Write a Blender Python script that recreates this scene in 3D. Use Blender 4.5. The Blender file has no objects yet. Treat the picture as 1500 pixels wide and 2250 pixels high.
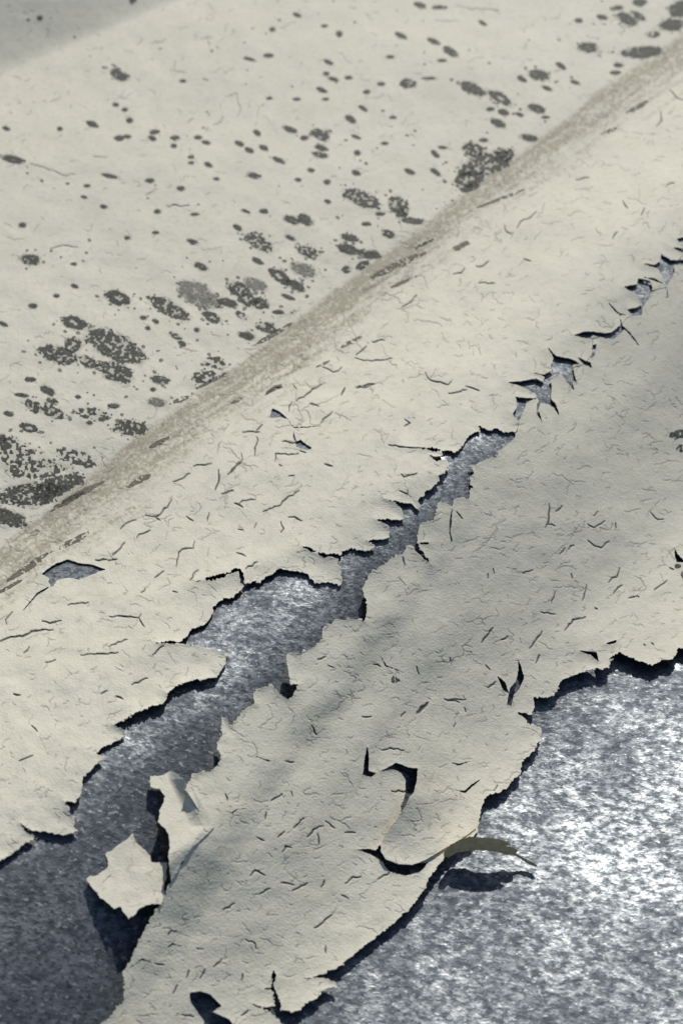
# Peeling cream paint on a galvanised metal panel, sun-lit close-up.  Units: metres.
import bpy, math, random
import numpy as np

R = math.radians
scene = bpy.context.scene
C = scene.collection
rng = np.random.default_rng(7)
random.seed(7)

# ------------------------------------------------------------------ camera, world, sun, exposure
FPX = 2653.0                     # focal length in pixels of a 1500 x 2250 frame
DIST = 0.30
PITCH = R(45)
CAM = np.array([0.0, -DIST * math.cos(PITCH), DIST * math.sin(PITCH)])
cam_d = bpy.data.cameras.new("camera")
cam = bpy.data.objects.new("camera", cam_d); C.objects.link(cam)
cam.location = CAM; cam.rotation_euler = (R(90) - PITCH, 0, 0)
cam_d.sensor_fit = 'VERTICAL'; cam_d.sensor_height = 24.0
cam_d.lens = 24.0 * FPX / 2250.0
cam_d.clip_start = 0.005; cam_d.clip_end = 50
cam_d.dof.use_dof = True
cam_d.dof.focus_distance = 0.288
cam_d.dof.aperture_fstop = 15.0
scene.camera = cam

SUN_EL, SUN_AZ = R(37), R(13)     # azimuth measured from +Y towards +X
world = bpy.data.worlds.new("World"); scene.world = world; world.use_nodes = True
wn = world.node_tree; wn.nodes.clear()
sky = wn.nodes.new("ShaderNodeTexSky"); sky.sky_type = 'NISHITA'; sky.sun_disc = False
sky.sun_elevation = SUN_EL; sky.sun_rotation = SUN_AZ
bg = wn.nodes.new("ShaderNodeBackground"); bg.inputs[1].default_value = 0.08
wo = wn.nodes.new("ShaderNodeOutputWorld")
wn.links.new(sky.outputs[0], bg.inputs[0]); wn.links.new(bg.outputs[0], wo.inputs[0])
sl = bpy.data.lights.new("sun", 'SUN'); sl.energy = 4.2; sl.angle = R(0.8); sl.color = (1.0, 0.96, 0.88)
so = bpy.data.objects.new("sun", sl); C.objects.link(so)
so.rotation_euler = (R(90) - SUN_EL, 0, math.pi - SUN_AZ)
so.location = (0.1, 1, 1)
vs = scene.view_settings
vs.view_transform = 'Standard'; vs.look = 'None'; vs.exposure = 0.0; vs.gamma = 1.0
scene.cycles.max_bounces = 6

# ------------------------------------------------------------------ small numeric toolbox
def vnoise(x, y, seed=0):
    xi = np.floor(x).astype(np.int64); yi = np.floor(y).astype(np.int64)
    fx = x - xi; fy = y - yi
    fx = fx * fx * (3 - 2 * fx); fy = fy * fy * (3 - 2 * fy)
    def h(a, b):
        n = (a * 374761393 + b * 668265263 + seed * 974634777) & 0xffffffff
        n = ((n ^ (n >> 13)) * 1274126177) & 0xffffffff
        n = ((n ^ (n >> 16)) * 2246822519) & 0xffffffff
        return ((n ^ (n >> 15)) & 0xffff) / 65535.0
    a = h(xi, yi); b = h(xi + 1, yi); c = h(xi, yi + 1); d = h(xi + 1, yi + 1)
    return (a + (b - a) * fx) + ((c + (d - c) * fx) - (a + (b - a) * fx)) * fy

def fbm(x, y, seed=0, octv=3, gain=0.5):
    s = np.zeros_like(x); a = 1.0; t = 0.0
    for k in range(octv):
        s += a * (vnoise(x * 2 ** k, y * 2 ** k, seed + 17 * k) * 2 - 1); t += a; a *= gain
    return s / t

def smooth(a, b, x):
    t = np.clip((x - a) / (b - a), 0, 1); return t * t * (3 - 2 * t)

def Z(pts, ox, oy, s):           # coordinates read off an enlarged view -> photo coordinates
    return [(ox + x / s, oy + y / s) for x, y in pts]

# ------------------------------------------------------------------ the shape of the panel
RX, RY = 0.635, 0.773            # direction of ridge and groove on the panel
def panel_profile():
    d = np.linspace(-1.0, 1.0, 8001)
    kd = np.array([-1.0, -0.30, -0.14, -0.085, -0.066, -0.060, -0.052, -0.045, -0.02, -0.004, 0.0075, 0.0175, 0.034, 0.053, 0.066, 0.079, 0.11, 0.2, 1.0])
    ks = np.array([-0.0, 0.00, 0.00, 0.05, 0.12, -0.02, -0.20, -0.23, -0.21, -0.13, 0.05, 0.46, 0.60, 0.53, 0.12, -0.055, -0.085, 0.0, 0.0])
    s = np.interp(d, kd, ks)     # downward slope towards +d
    k = np.exp(-0.5 * (np.arange(-24, 25) / 7.0) ** 2); k /= k.sum()
    s = np.convolve(np.pad(s, 24, mode='edge'), k, mode='valid')
    z = -np.cumsum(s) * (d[1] - d[0])
    z -= np.interp(0.0, d, z)
    return d, z
PD, PZ = panel_profile()
def panel_z(x, y):
    d = RY * x - RX * y
    e = RX * x + RY * y
    d = d + 0.007 * smooth(0.03, 0.08, e) * (np.abs(d) < 0.03) * (1 - (d / 0.03) ** 2) ** 2
    z = np.interp(d, PD, PZ)
    z = z + 0.0009 * np.sin(e * 38 + 0.6 + d * 14) * np.exp(-((d - 0.02) / 0.06) ** 2)
    z = z + 0.0003 * np.sin(x * 61 - y * 23 + 1.0) + 0.0003 * np.sin(y * 51 + x * 17)
    k = 0.80 + 0.20 * np.clip((e + 0.14) / 0.12, 0, 1) ** 1.0
    z = z * np.where(d > 0.006, k, 1.0) + np.where(d > 0.006, (1 - k) * np.interp(0.006, PD, PZ), 0)
    # far corner of the plate bent up, added to darken it like a soft shadow
    q = -(0.737 * x) + 0.676 * y
    w = np.minimum(np.maximum(q - 0.274, 0), 0.08)
    z = z + 0.60 * (np.sqrt(w * w + 0.00004) - 0.00632) * (w > 0)
    return z

def rays(u, v):
    a = (u - 750.0) / FPX; b = (1125.0 - v) / FPX
    c, s = math.cos(PITCH), math.sin(PITCH)
    return a, c + b * s, -s + b * c
def solve(u, v, lift):
    """points on the surface panel + lift that stand behind the photo coordinates u, v"""
    dx, dy, dz = rays(u, v)
    z = np.zeros_like(u)
    for _ in range(22):
        t = (z - CAM[2]) / dz
        x = t * dx; y = CAM[1] + t * dy
        z = 0.35 * z + 0.65 * (panel_z(x, y) + lift)
    return np.stack([x, y, z], -1)

# ------------------------------------------------------------------ grid in photo coordinates
def solve_to(u, v, zf):
    dx, dy, dz = rays(u, v); z = np.zeros_like(u)
    for _ in range(22):
        t = (z - CAM[2]) / dz
        z = 0.3 * z + 0.7 * zf(t * dx, CAM[1] + t * dy, u, v)
    t = (z - CAM[2]) / dz
    return np.stack([t * dx, CAM[1] + t * dy, z], -1)
def axis(lo, a, b, hi, step, big):
    return np.concatenate([np.arange(lo, a, big), np.arange(a, b, step), np.arange(b, hi + big, big)]).astype(float)
gu = axis(-900, -20, 1520, 2320, 1.6, 10.0)
gv = np.concatenate([np.arange(-430, -20, 10.0), np.arange(-20, 420, 2.4), np.arange(420, 2270, 1.6), np.arange(2270, 3000, 10.0)])
GU, GV = np.meshgrid(gu, gv)
NV, NU = GU.shape

def window(x0, y0, x1, y1):
    return (max(np.searchsorted(gv, y0) - 1, 0), min(np.searchsorted(gv, y1) + 1, NV),
            max(np.searchsorted(gu, x0) - 1, 0), min(np.searchsorted(gu, x1) + 1, NU))

def seg_dist(dist, p, q, cap, wid=None):
    r0, r1, c0, c1 = window(min(p[0], q[0]) - cap, min(p[1], q[1]) - cap, max(p[0], q[0]) + cap, max(p[1], q[1]) + cap)
    if r1 <= r0 or c1 <= c0: return
    X = GU[r0:r1, c0:c1]; Y = GV[r0:r1, c0:c1]
    vx, vy = q[0] - p[0], q[1] - p[1]
    t = np.clip(((X - p[0]) * vx + (Y - p[1]) * vy) / (vx * vx + vy * vy + 1e-9), 0, 1)
    d = np.hypot(X - p[0] - t * vx, Y - p[1] - t * vy)
    if wid is not None: d = d - (wid[0] + (wid[1] - wid[0]) * t)
    np.minimum(dist[r0:r1, c0:c1], d, out=dist[r0:r1, c0:c1])

def poly_sdf(pts, cap=90.0, out=None):
    """positive outside the polygon, negative inside, capped"""
    dist = np.full(GU.shape, cap)
    n = len(pts)
    inside = np.zeros(GU.shape, bool)
    for i in range(n):
        p, q = pts[i], pts[(i + 1) % n]
        seg_dist(dist, p, q, cap)
        (x0, y0), (x1, y1) = p, q
        if y0 == y1: continue
        r0, r1 = np.searchsorted(gv, min(y0, y1)), np.searchsorted(gv, max(y0, y1))
        rows = gv[r0:r1]
        xs = x0 + (rows - y0) * (x1 - x0) / (y1 - y0)
        cols = np.searchsorted(gu, xs)
        for r, c in zip(range(r0, r1), cols): inside[r, c:] ^= True
    return np.where(inside, -dist, dist)

def stroke_sdf(dist, pts, w, cap=90.0, taper=True):
    n = len(pts)
    L = [0.0]
    for i in range(n - 1): L.append(L[-1] + math.hypot(pts[i + 1][0] - pts[i][0], pts[i + 1][1] - pts[i][1]))
    T = L[-1] + 1e-9
    wob = [random.uniform(.55, 1.35) for _ in range(n + 1)] if taper else None
    def wd(l): return 0.5 * w * (math.sin(math.pi * min(max(0.10 + 0.8 * l / T, 0), 1)) if taper else 1.0)
    for i in range(n - 1):
        seg_dist(dist, pts[i], pts[i + 1], cap, (wd(L[i]) * wob[i], wd(L[i + 1]) * wob[i + 1]) if (taper and n > 3) else (wd(L[i]), wd(L[i + 1])))

# ------------------------------------------------------------------ outlines: where the paint has gone
A25 = lambda p: Z(p, 900, 500, 2.5)
B25 = lambda p: Z(p, 900, 1050, 2.5)
M4 = lambda p: Z(p, 600, 800, 2.0)
M3 = lambda p: Z(p, 0, 1000, 2.0)
M1 = lambda p: Z(p, 0, 1500, 2.0)
M2 = lambda p: Z(p, 750, 1500, 2.0)
S3 = lambda p: Z(p, 500, 700, 3.0)

upper_edge = (
    A25([(590,1115),(560,1125),(520,1120),(475,1105),(440,1110),(380,1093),(390,1120),(340,1130),(310,1160),(290,1195),(262,1226),(220,1230),(180,1222),(140,1212),(60,1207),(-40,1203),
         (60,1213),(110,1220),(165,1234),(190,1247),(170,1262),(115,1253),(140,1276),(200,1276),(210,1310),(195,1340),(150,1360),(155,1390),(125,1430)])
    + M4([(690,545),(660,578),(635,600),(640,640),(600,615),(545,600),(485,590),(530,607),(555,627),(570,660),(575,685),(445,681),(480,697),(520,730),(510,762),(410,776),(450,800),(420,820),(345,812),(305,825),(300,838),
          (220,833),(180,818),(130,801),(180,832),(230,850),(290,852),(290,880),(300,950),(300,972),(230,960),(180,955),(150,925),(110,915),(50,905),(25,893),(15,910)])
    + M3([(1190,525),(1140,555),(1080,560),(1065,510),(1040,493),(1000,513),(930,535),(860,555),(950,547),(1045,512),(1058,560),(1075,575),(1045,605),(1020,625),(985,630),(940,665),(930,710),(915,735),(850,765),(800,815),(690,825),
          (830,833),(900,850),(1000,866),(985,930),(950,975),(870,985),(800,1000),(760,1030),(735,1045),(735,1070),(715,1095),(660,1105),(600,1135),(495,1185),(540,1205),(555,1235),(530,1250),(460,1275),(430,1310),(455,1335),(430,1350),(380,1400),(360,1440)])
    + M1([(360,490),(330,525),(282,518),(310,570),(340,650),(280,672),(200,655),(130,650),(92,618),(110,648),(170,685),(110,705),(40,760),(0,777)])
    + [(-100, 1940), (-430, 2080), (-1000, 2330)])
flap_left = (
    [(-1000, 3000), (-430, 2620), (60, 2420), (150, 2330)]
    + M1([(440,1500),(500,1450),(545,1400),(545,1270),(620,1120),(685,1000),(715,965),(750,870),(770,840),(800,790),(830,740),(860,690),(885,650),(885,610),(850,540),(815,480),(830,450),(845,405),(940,380),(975,330)])
    + M3([(950,1270),(975,1230),(975,1150),(1020,1180),(1060,1130),(1120,1090),(1115,1055),(1130,1030),(1190,1010),(1230,1050),(1265,1072),(1295,1050),(1312,1008),(1280,1000),(1260,920),(1265,880)])
    + M4([(65,1270),(120,1270),(180,1240),(215,1200),(220,1165),(270,1120),(350,1120),(400,1128),(410,1060),(395,985),(415,925),(440,905),(490,880),(520,850),(565,830),(590,800),(625,820),(660,852),(692,880),(680,848),(645,812),(640,790),(690,785),(640,785),(640,745),(640,700),(705,688),(715,650),(730,610),(760,610),(785,632),(795,600),(830,585),(860,600),(865,545),(885,545),(865,525),(875,480),(863,440)])
    + A25([(345,1345),(335,1300),(370,1310),(410,1280),(470,1255),(490,1230),(520,1195),(580,1150)]))
V_MAIN = upper_edge + flap_left
V_RIGHT = ([(2500, 1230), (1950, 1330), (1640, 1395)]
    + B25([(1500,935),(1470,930),(1460,970),(1440,990),(1380,1000),(1330,1030),(1270,1010),(1190,985),(1150,958),(1100,990),(1095,1040),(1000,1050),(900,1080),(830,1110),(800,1180),(750,1205),(675,1200),(690,1260),(668,1300),(600,1293),(640,1325),(655,1350),(720,1370)])
    + M2([(880,200),(870,255),(855,265),(850,295),(790,350),(790,390),(755,420),(740,450),(700,480),(655,490),(630,510),(610,560),(600,640),(590,665),(545,690),(480,735),(440,780),(380,860),(370,900),(310,980),(240,1050),(170,1105),(80,1170),(0,1240)])
    + M1([(1440,1270),(1350,1300),(1400,1296),(1470,1310),(1480,1335),(1420,1355),(1390,1390),(1340,1410),(1320,1440),(1245,1440),(1222,1390),(1208,1330),(1216,1285),(1200,1262),(1190,1330),(1150,1345),(1195,1360),(1210,1420),(1170,1425),(1110,1413),(1170,1440),(1205,1465),(1240,1500)])
    + [(640, 2290), (590, 2400), (520, 2650), (430, 3100), (2500, 3100)])
V_HOLES = [
    A25([(580,930),(635,938),(690,938),(640,952),(625,1000),(605,1045),(590,1064),(568,1022),(590,985),(586,950)]),
    A25([(545,850),(610,846),(690,830),(728,848),(745,820),(685,798),(740,808),(790,780),(775,760),(790,715),(762,665),(800,706),(880,723),(928,745),(888,750),(900,800),(914,850),(888,838),(897,885),(870,855),(830,800),(790,802),(765,830),(775,870),(770,940),(795,965),(818,1027),(790,990),(760,965),(716,962),(702,1000),(724,1063),(696,1020),(700,970),(710,950),(690,910),(650,885),(615,870)]),
    A25([(925,715),(990,742),(997,768),(955,748)]),
    A25([(1003,648),(1022,643),(1012,700),(996,717),(1000,680)]),
    A25([(900,590),(960,573),(1000,573),(1070,583),(1110,575),(1150,542),(1176,550),(1155,580),(1105,618),(1060,602),(1000,588),(985,608)]),
    A25([(1195,450),(1250,438),(1282,426),(1268,478),(1220,482)]),
    A25([(1180,325),(1250,312),(1253,280),(1312,293),(1328,330),(1320,380),(1280,428),(1262,395),(1235,360),(1205,342)]),
    A25([(1290,200),(1345,205),(1375,185),(1380,150),(1430,178),(1510,183),(1510,207),(1442,197),(1450,240),(1430,280),(1408,320),(1385,260),(1360,225)]),
    A25([(1468,62),(1520,50),(1580,20),(1560,60),(1490,82),(1530,100),(1500,105)]),
    A25([(1440,108),(1500,116),(1600,100),(1580,128),(1500,138)]),
    [(1540, 500), (1580, 470), (1640, 450), (1620, 475), (1560, 512)], [(1650, 430), (1720, 370), (1740, 385), (1690, 425)],
    # in the upper sheet
    M3([(185,522),(215,500),(245,480),(295,460),(350,476),(405,483),(462,502),(420,516),(350,546),(300,536),(250,546),(235,574),(215,558),(222,540)]),
    S3([(296,594),(340,613),(400,664),(350,645),(282,652)]),
    S3([(448,818),(480,798),(500,815),(550,852),(530,862),(490,852),(455,842)]),
    # in the flap
    M2([(113,285),(104,330),(94,402),(130,412),(150,398),(117,388),(118,330)]),
    M2([(178,387),(240,353),(290,373),(332,378),(327,440),(312,492),(290,530),(264,565),(262,540),(272,520),(281,490),(285,430),(265,397),(230,377)]),
    M2([(168,715),(190,765),(250,790),(310,795),(378,790),(345,830),(280,847),(210,827),(180,785),(130,752),(70,733),(125,732),(150,740)]),
    B25([(595,995),(610,1043),(624,1100),(602,1152),(567,1192),(557,1250),(535,1243),(550,1158),(583,1120),(598,1052)]),
    B25([(485,1093),(522,1128),(540,1180),(513,1162),(498,1125)]),
    B25([(935,950),(1022,957),(1034,1004),(1000,975)]),
    B25([(1080,908),(1132,893),(1128,903),(1095,912)]),
    B25([(1452,385),(1470,420),(1500,450),(1540,455),(1500,464),(1465,460),(1456,430)]),
    M1([(835,1363),(880,1358),(922,1370),(952,1400),(972,1420),(933,1446),(1003,1480),(1040,1520),(980,1700),(860,1600),(900,1490),(865,1440),(838,1400)]),
]
V_STROKES = [  # open cracks: width, points
    (5.0, A25([(1158,535),(1210,585),(1262,655)])), (4.5, A25([(1090,412),(1130,460),(1155,475),(1198,482)])), (4.0, A25([(1150,475),(1162,540)])),
    (4.5, A25([(1282,272),(1340,285),(1385,305),(1412,345),(1412,390)])),
    (5.0, M3([(240,566),(165,610),(105,680)])),
    (4.5, M4([(786,625),(778,690),(775,745)])), (9, M4([(776,742),(784,778)])),
    (3.5, S3([(395,655),(420,700),(440,718),(520,715),(590,708),(615,690)])), (4.0, S3([(440,716),(437,780),(452,818)])),
    (4.5, M2([(480,350),(515,360),(558,346)])), (5.0, M2([(495,470),(540,480),(575,450),(618,418)])),
    (4.0, M1([(985,562),(1020,572),(1040,558),(1085,552)])), (4.5, M1([(545,1272),(625,1215),(668,1230)])),
    (4.5, M1([(1125,322),(1170,340),(1215,347)])), (4.5, M1([(732,1112),(750,1090),(792,1092)])), (4.5, M1([(738,1162),(760,1147),(800,1158)])),
    (8, [(866, 1490), (870, 1500)]), (7, B25([(505,995),(502,1020)])), (5, M1([(950,645),(962,662)])),
    (4.0, M4([(545,928),(602,994)])), (4.0, M4([(475,1290),(495,1325),(560,1350),(592,1366)])),
]
divider = [(2500,-240),(2000,150),(1700,405),(1560,500),(1498,560),(1466,600),(1463,632),(1415,640),(1400,682),(1375,700),(1363,716),(1340,732),(1300,745),(1303,775),(1282,800),(1250,810),(1205,835),(1180,872),(1147,890),(1140,925),(1134,950),
           (1020,1000),(930,1130),(780,1250),(700,1340),(560,1470),(400,1600),(280,1720),(200,1830),(-50,2010),(-430,2250),(-1000,2600)]

CAP = 90.0
P = np.full(GU.shape, CAP)
for v in [V_MAIN, V_RIGHT]: np.minimum(P, poly_sdf(v, CAP), out=P)
P_main = P.copy()
for v in V_HOLES: np.minimum(P, poly_sdf(v, CAP) - 1.0, out=P)
P_big = P.copy()
for w, pts in V_STROKES: stroke_sdf(P, pts, w, CAP)
rag = 3.2 * fbm(GU / 17.0, GV / 15.0, 3, 2) + 6.0 * (np.abs(fbm(GU / 9.0, GV / 8.0, 9, 2)) - 0.25) + 2.6 * (vnoise(GU / 4.0, GV / 4.0, 4) - .5)
rag *= np.exp(-np.maximum(np.abs(P) - 6, 0) / 10.0)
rag *= 0.28 + 0.72 * smooth(10, 0, P_main - P)
P = P + rag
side = poly_sdf(divider + [(-1000, -900), (2500, -900)], CAP)       # negative: upper sheet
U_f = np.minimum(P, -side - 0.5 + 1.5 * fbm(GU / 6, GV / 6, 21, 2))
F_f = np.minimum(P, side - 0.5 - 1.5 * fbm(GU / 6, GV / 6, 21, 2))

tx = [-1000, -430, 0, 60, 210, 330, 430, 600, 740, 930, 1160, 1330, 1500, 1930, 2400]
ty = [1890, 1500, 1205, 1155, 1030, 935, 865, 745, 628, 492, 322, 190, 72, -240, -560]
bx = [-1000, -430, 0, 100, 250, 430, 640, 830, 1000, 1200, 1340, 1500, 1930, 2400]
by = [1990, 1600, 1320, 1245, 1140, 985, 835, 672, 535, 385, 280, 178, -90, -390]
# ------------------------------------------------------------------ hairline cracks
HAIR = [(2.6, S3(p)) for p in [
    [(845,240),(885,210),(915,180)],[(840,260),(900,278),(990,275),(1085,262)],[(625,320),(665,335),(695,355),(730,345),(750,322)],[(950,155),(1035,143)],
    [(1300,355),(1320,395),(1340,410),(1400,420),(1450,438),(1472,415)],[(450,545),(520,500),(560,465),(620,435)],[(425,550),(405,580),(403,610)],[(360,812),(445,820)],
    [(430,435),(455,468)],[(185,745),(228,700)],[(95,752),(210,748)],[(190,780),(200,800),(180,850),(178,905)],[(90,890),(98,930),(60,970),(0,1030)],
    [(310,940),(315,892),(400,900),(465,893)],[(850,460),(910,455),(968,430)],[(770,460),(745,505)],[(1165,665),(1200,690),(1165,710)],[(75,1220),(100,1200),(180,1195)],
    [(230,1275),(310,1240),(345,1235),(385,1190),(470,1135)],[(400,1310),(450,1310),(485,1335)],[(1130,1135),(1185,1160),(1185,1130)],[(175,1380),(190,1350)],
    [(350,1340),(370,1385),(350,1410)],[(615,690),(650,650),(690,615)],[(400,1040),(440,1035)],[(540,560),(600,580)],[(1060,835),(1180,850),(1300,855)]]]
HAIR += [(4.6, S3(p)) for p in [[(45,1218),(100,1245)],[(250,505),(300,475),(360,452)],[(1145,1030),(1160,1045),(1245,1022)],[(640,960),(690,975)],[(480,875),(515,885)],[(70,1390),(100,1395)],[(340,965),(355,972)]]]
HAIR += [(2.8, M3(p)) for p in [
    [(760,118),(800,105),(835,80)],[(850,50),(930,38)],[(1000,85),(1030,60),(1050,30)],[(975,172),(1025,155)],[(680,270),(705,288)],[(530,325),(555,300),(600,285)],
    [(600,365),(610,350),(660,330)],[(475,465),(515,458)],[(775,490),(785,430),(800,415),(850,410),(855,380)],[(835,550),(850,520),(870,505)],[(300,660),(390,648)],
    [(480,710),(560,712),(610,715),(620,700)],[(610,715),(635,755)],[(30,745),(25,725),(55,690)],[(185,730),(220,740),(270,728)],[(355,880),(520,868)],[(670,880),(720,838)],
    [(480,842),(560,810)],[(105,870),(130,842)],[(200,912),(245,900)],[(1040,430),(1080,445)],[(1080,500),(1130,470)],[(1290,270),(1325,290)],[(580,1010),(650,980)],[(445,1050),(470,1035)],
    [(140,1190),(165,1215)],[(85,1345),(145,1320)],[(620,605),(640,585)],[(680,540),(720,510)],[(820,270),(850,290)],[(910,290),(920,255)]]]
HAIR += [(4.0, M3(p)) for p in [[(960,65),(960,120),(945,155)],[(640,265),(690,270),(735,230),(755,195)],[(495,440),(530,410),(548,385)],[(420,462),(470,460)],[(0,820),(50,800),(100,797),(140,775),(235,768)],[(60,1050),(90,1055)],[(510,1060),(540,1072)],[(760,600),(778,603)]]]
HAIR += [(2.8, M4(p)) for p in [
    [(365,105),(440,88)],[(300,135),(315,105)],[(770,130),(850,115)],[(845,98),(905,118)],[(1205,705),(1235,712)],[(1380,705),(1410,720),(1455,690)],[(1380,775),(1410,800),(1440,808),(1475,780)],
    [(1095,920),(1140,905)],[(1175,1090),(1235,1100)],[(195,1300),(230,1285)],[(240,1325),(265,1335)],[(630,1330),(640,1365)],[(1155,1310),(1165,1280)],[(805,650),(830,680)]]]
HAIR += [(3.8, M4(p)) for p in [[(1210,615),(1210,680),(1195,720)],[(1280,1170),(1315,1125),(1370,1112)],[(915,1225),(965,1160)],[(1125,1250),(1180,1175)],[(965,900),(970,920)],[(570,850),(577,882)],[(440,1320),(470,1330)]]]
HAIR += [(3.0, B25(p)) for p in [[(870,395),(900,370)],[(1090,575),(1110,550),(1135,545),(1150,495)],[(1340,615),(1410,565)],[(690,1020),(712,975)],[(425,1155),(470,1120)],[(190,1215),(270,1235)],[(240,1370),(250,1350)],
    [(1030,185),(1010,210)],[(800,185),(835,155)],[(1320,190),(1360,230),(1390,228)],[(945,675),(970,590)],[(775,690),(795,630)],[(1115,635),(1165,590)],[(500,890),(535,870)],[(415,1030),(440,1055)],[(1200,660),(1250,650)],[(820,420),(850,385)]]]
HAIR += [(6.0, B25(p)) for p in [[(1128,250),(1130,275)],[(885,530),(890,550)],[(428,528),(428,552)],[(220,990),(222,1008)],[(300,1265),(306,1285)],[(35,1295),(100,1235)],[(1425,495),(1445,505)],[(1495,520),(1500,555)],[(1248,648),(1256,658)],[(1326,908),(1336,916)],[(1284,916),(1290,922)],[(1016,716),(1026,722)]]]
HAIR += [(3.2, M2(p)) for p in [[(180,298),(215,288),(275,298)],[(330,130),(375,88)],[(455,75),(545,75)],[(15,885),(50,855),(85,855)],[(15,660),(60,660)],[(220,478),(285,478)],[(0,935),(30,950)],[(670,475),(685,452)],[(160,865),(210,835)],[(260,150),(280,130)],[(90,150),(130,150)]]]
HAIR += [(3.6, M1(p)) for p in [
    [(940,1250),(975,1215)],[(1255,345),(1290,350)],[(1290,640),(1335,598)],[(1350,680),(1390,640),(1420,630)],[(1395,665),(1400,715)],[(1430,610),(1470,640)],[(1130,680),(1160,695)],[(1240,745),(1255,720),(1280,725)],[(1100,850),(1120,825),(1165,848)],[(1235,880),(1290,890)],
    [(1285,915),(1350,880)],[(980,1000),(1030,970)],[(1380,1080),(1460,1020)],[(1080,1130),(1120,1145),(1125,1170)],[(820,1300),(830,1265)],[(760,1370),(780,1330)],[(1190,520),(1240,490)],[(1170,570),(1165,600)],[(1220,680),(1250,655)],
    [(880,1300),(900,1260)],[(1060,1310),(1065,1280)],[(680,1235),(720,1240)],[(1140,930),(1185,905)],[(1410,900),(1425,870)],[(865,1170),(890,1172)],[(1060,1465),(1090,1440)],[(800,1460),(850,1470)],[(1430,1160),(1430,1190)],[(990,490),(1000,520)],[(1280,480),(1285,500)],[(1370,190),(1390,230)]]]
HAIR += [(2.6, Z(p, 750, 0, 2.0)) for p in [[(1030,790),(1085,780)],[(770,1000),(785,975),(830,955),(855,930)],[(715,990),(725,1020),(745,1030)],[(490,1205),(525,1200),(540,1178)],[(590,1170),(620,1170),(645,1148)],[(265,1350),(300,1330),(330,1298)],[(600,1245),(675,1245)],[(1440,395),(1470,430),(1500,440)],[(1380,555),(1405,530),(1400,490)],[(1430,810),(1460,805)],[(1235,885),(1255,915)],[(800,1138),(830,1148)],[(1315,945),(1330,915)],[(1190,1050),(1210,1020)],[(390,1060),(340,1085)],[(500,30),(560,40),(690,45)],[(410,95),(520,92)]]]
HAIR += [(2.6, Z(p, 0, 0, 2.0)) for p in [[(220,1095),(270,1080),(340,1088)],[(750,310),(815,322)],[(770,270),(765,310)],[(600,200),(625,170)],[(665,190),(715,185)],[(990,425),(1040,410),(1055,490),(1040,515)],[(825,540),(850,520)],[(935,550),(970,535),(980,510)],[(640,860),(690,830)],[(130,720),(200,740),(290,775),(330,765)],[(880,170),(935,165)],[(410,690),(470,690)],[(730,905),(830,905)]]]
hair = np.full(GU.shape, 8.0)
for w, pts in HAIR:
    q = []
    for i in range(len(pts) - 1):             # a little crookedness
        p0, p1 = pts[i], pts[i + 1]
        k = max(1, int(math.hypot(p1[0] - p0[0], p1[1] - p0[1]) / 7))
        for j in range(k):
            t = j / k; jit = 0 if j == 0 else 1.9
            q.append((p0[0] + (p1[0] - p0[0]) * t + random.uniform(-jit, jit), p0[1] + (p1[1] - p0[1]) * t + random.uniform(-jit, jit)))
    q.append(pts[-1])
    stroke_sdf(hair, q, w * (.74 if w > 3.4 else .64), 8.0)
hair_m = np.clip(1.0 - (hair + 0.0) / 1.3, 0, 1)
# many faint small ones
fine = np.full(GU.shape, 6.0)
def wander(x, y, a, n, s, turn, w, dst, cap, depth=0):
    q = [(x, y)]
    for k in range(n):
        a2 = a + random.gauss(0, turn)
        q.append((q[-1][0] + s * math.cos(a2), q[-1][1] + s * math.sin(a2) * .8))
        if random.random() < .12: a += random.choice([-1, 1]) * random.uniform(.6, 1.3)
        if depth < 1 and random.random() < .05:
            wander(q[-1][0], q[-1][1], a + random.choice([-1, 1]) * random.uniform(.7, 1.5), max(2, int(n * .5)), s, turn, w * .8, dst, cap, depth + 1)
    stroke_sdf(dst, q, w, cap)
for i in range(3600):
    x, y = random.uniform(-30, 1530), random.uniform(-20, 2270)
    below = y > 1120 - 0.70 * x
    if not below and random.random() < 0.60: continue
    a = random.gauss(-0.25, 0.6) if random.random() < .7 else random.uniform(-1.6, 1.6)
    wander(x, y, a, random.choice([2, 3, 3, 4, 5, 7, 10]), random.uniform(3, 5.5), .55, random.choice([.5, .6, .8, 1.0, 1.3]), fine, 6.0, 1)
for i in range(70):                # longer linked ones
    t = random.random()
    if i < 42: x, y = random.uniform(60, 980), 0; y = 1235 - .62 * x + random.uniform(-120, 170)
    else: x, y = random.uniform(480, 1450), 0; y = 2230 - .86 * x + random.uniform(-150, 260)
    wander(x, y, random.choice([-.5, -.2, 2.7, 1.3, 0.1]) + random.gauss(0, .3), random.randint(7, 15), random.uniform(4, 6), .45, random.uniform(1.0, 2.2), fine, 6.0)
hair_m = np.clip(1.0 - (hair + 0.0) / 1.3, 0, 1)
fine_m = np.clip(1.0 - (fine + 0.3) / 1.3, 0, 1)
leather = np.abs(fbm(GU / 8.5, GV / 6.5, 51, 2)) - 0.27
on_plate = (GV < np.interp(GU, tx, ty))
crk = np.maximum(.92 * hair_m * np.where(on_plate, .40, 1.0), 0.48 * fine_m)

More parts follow.
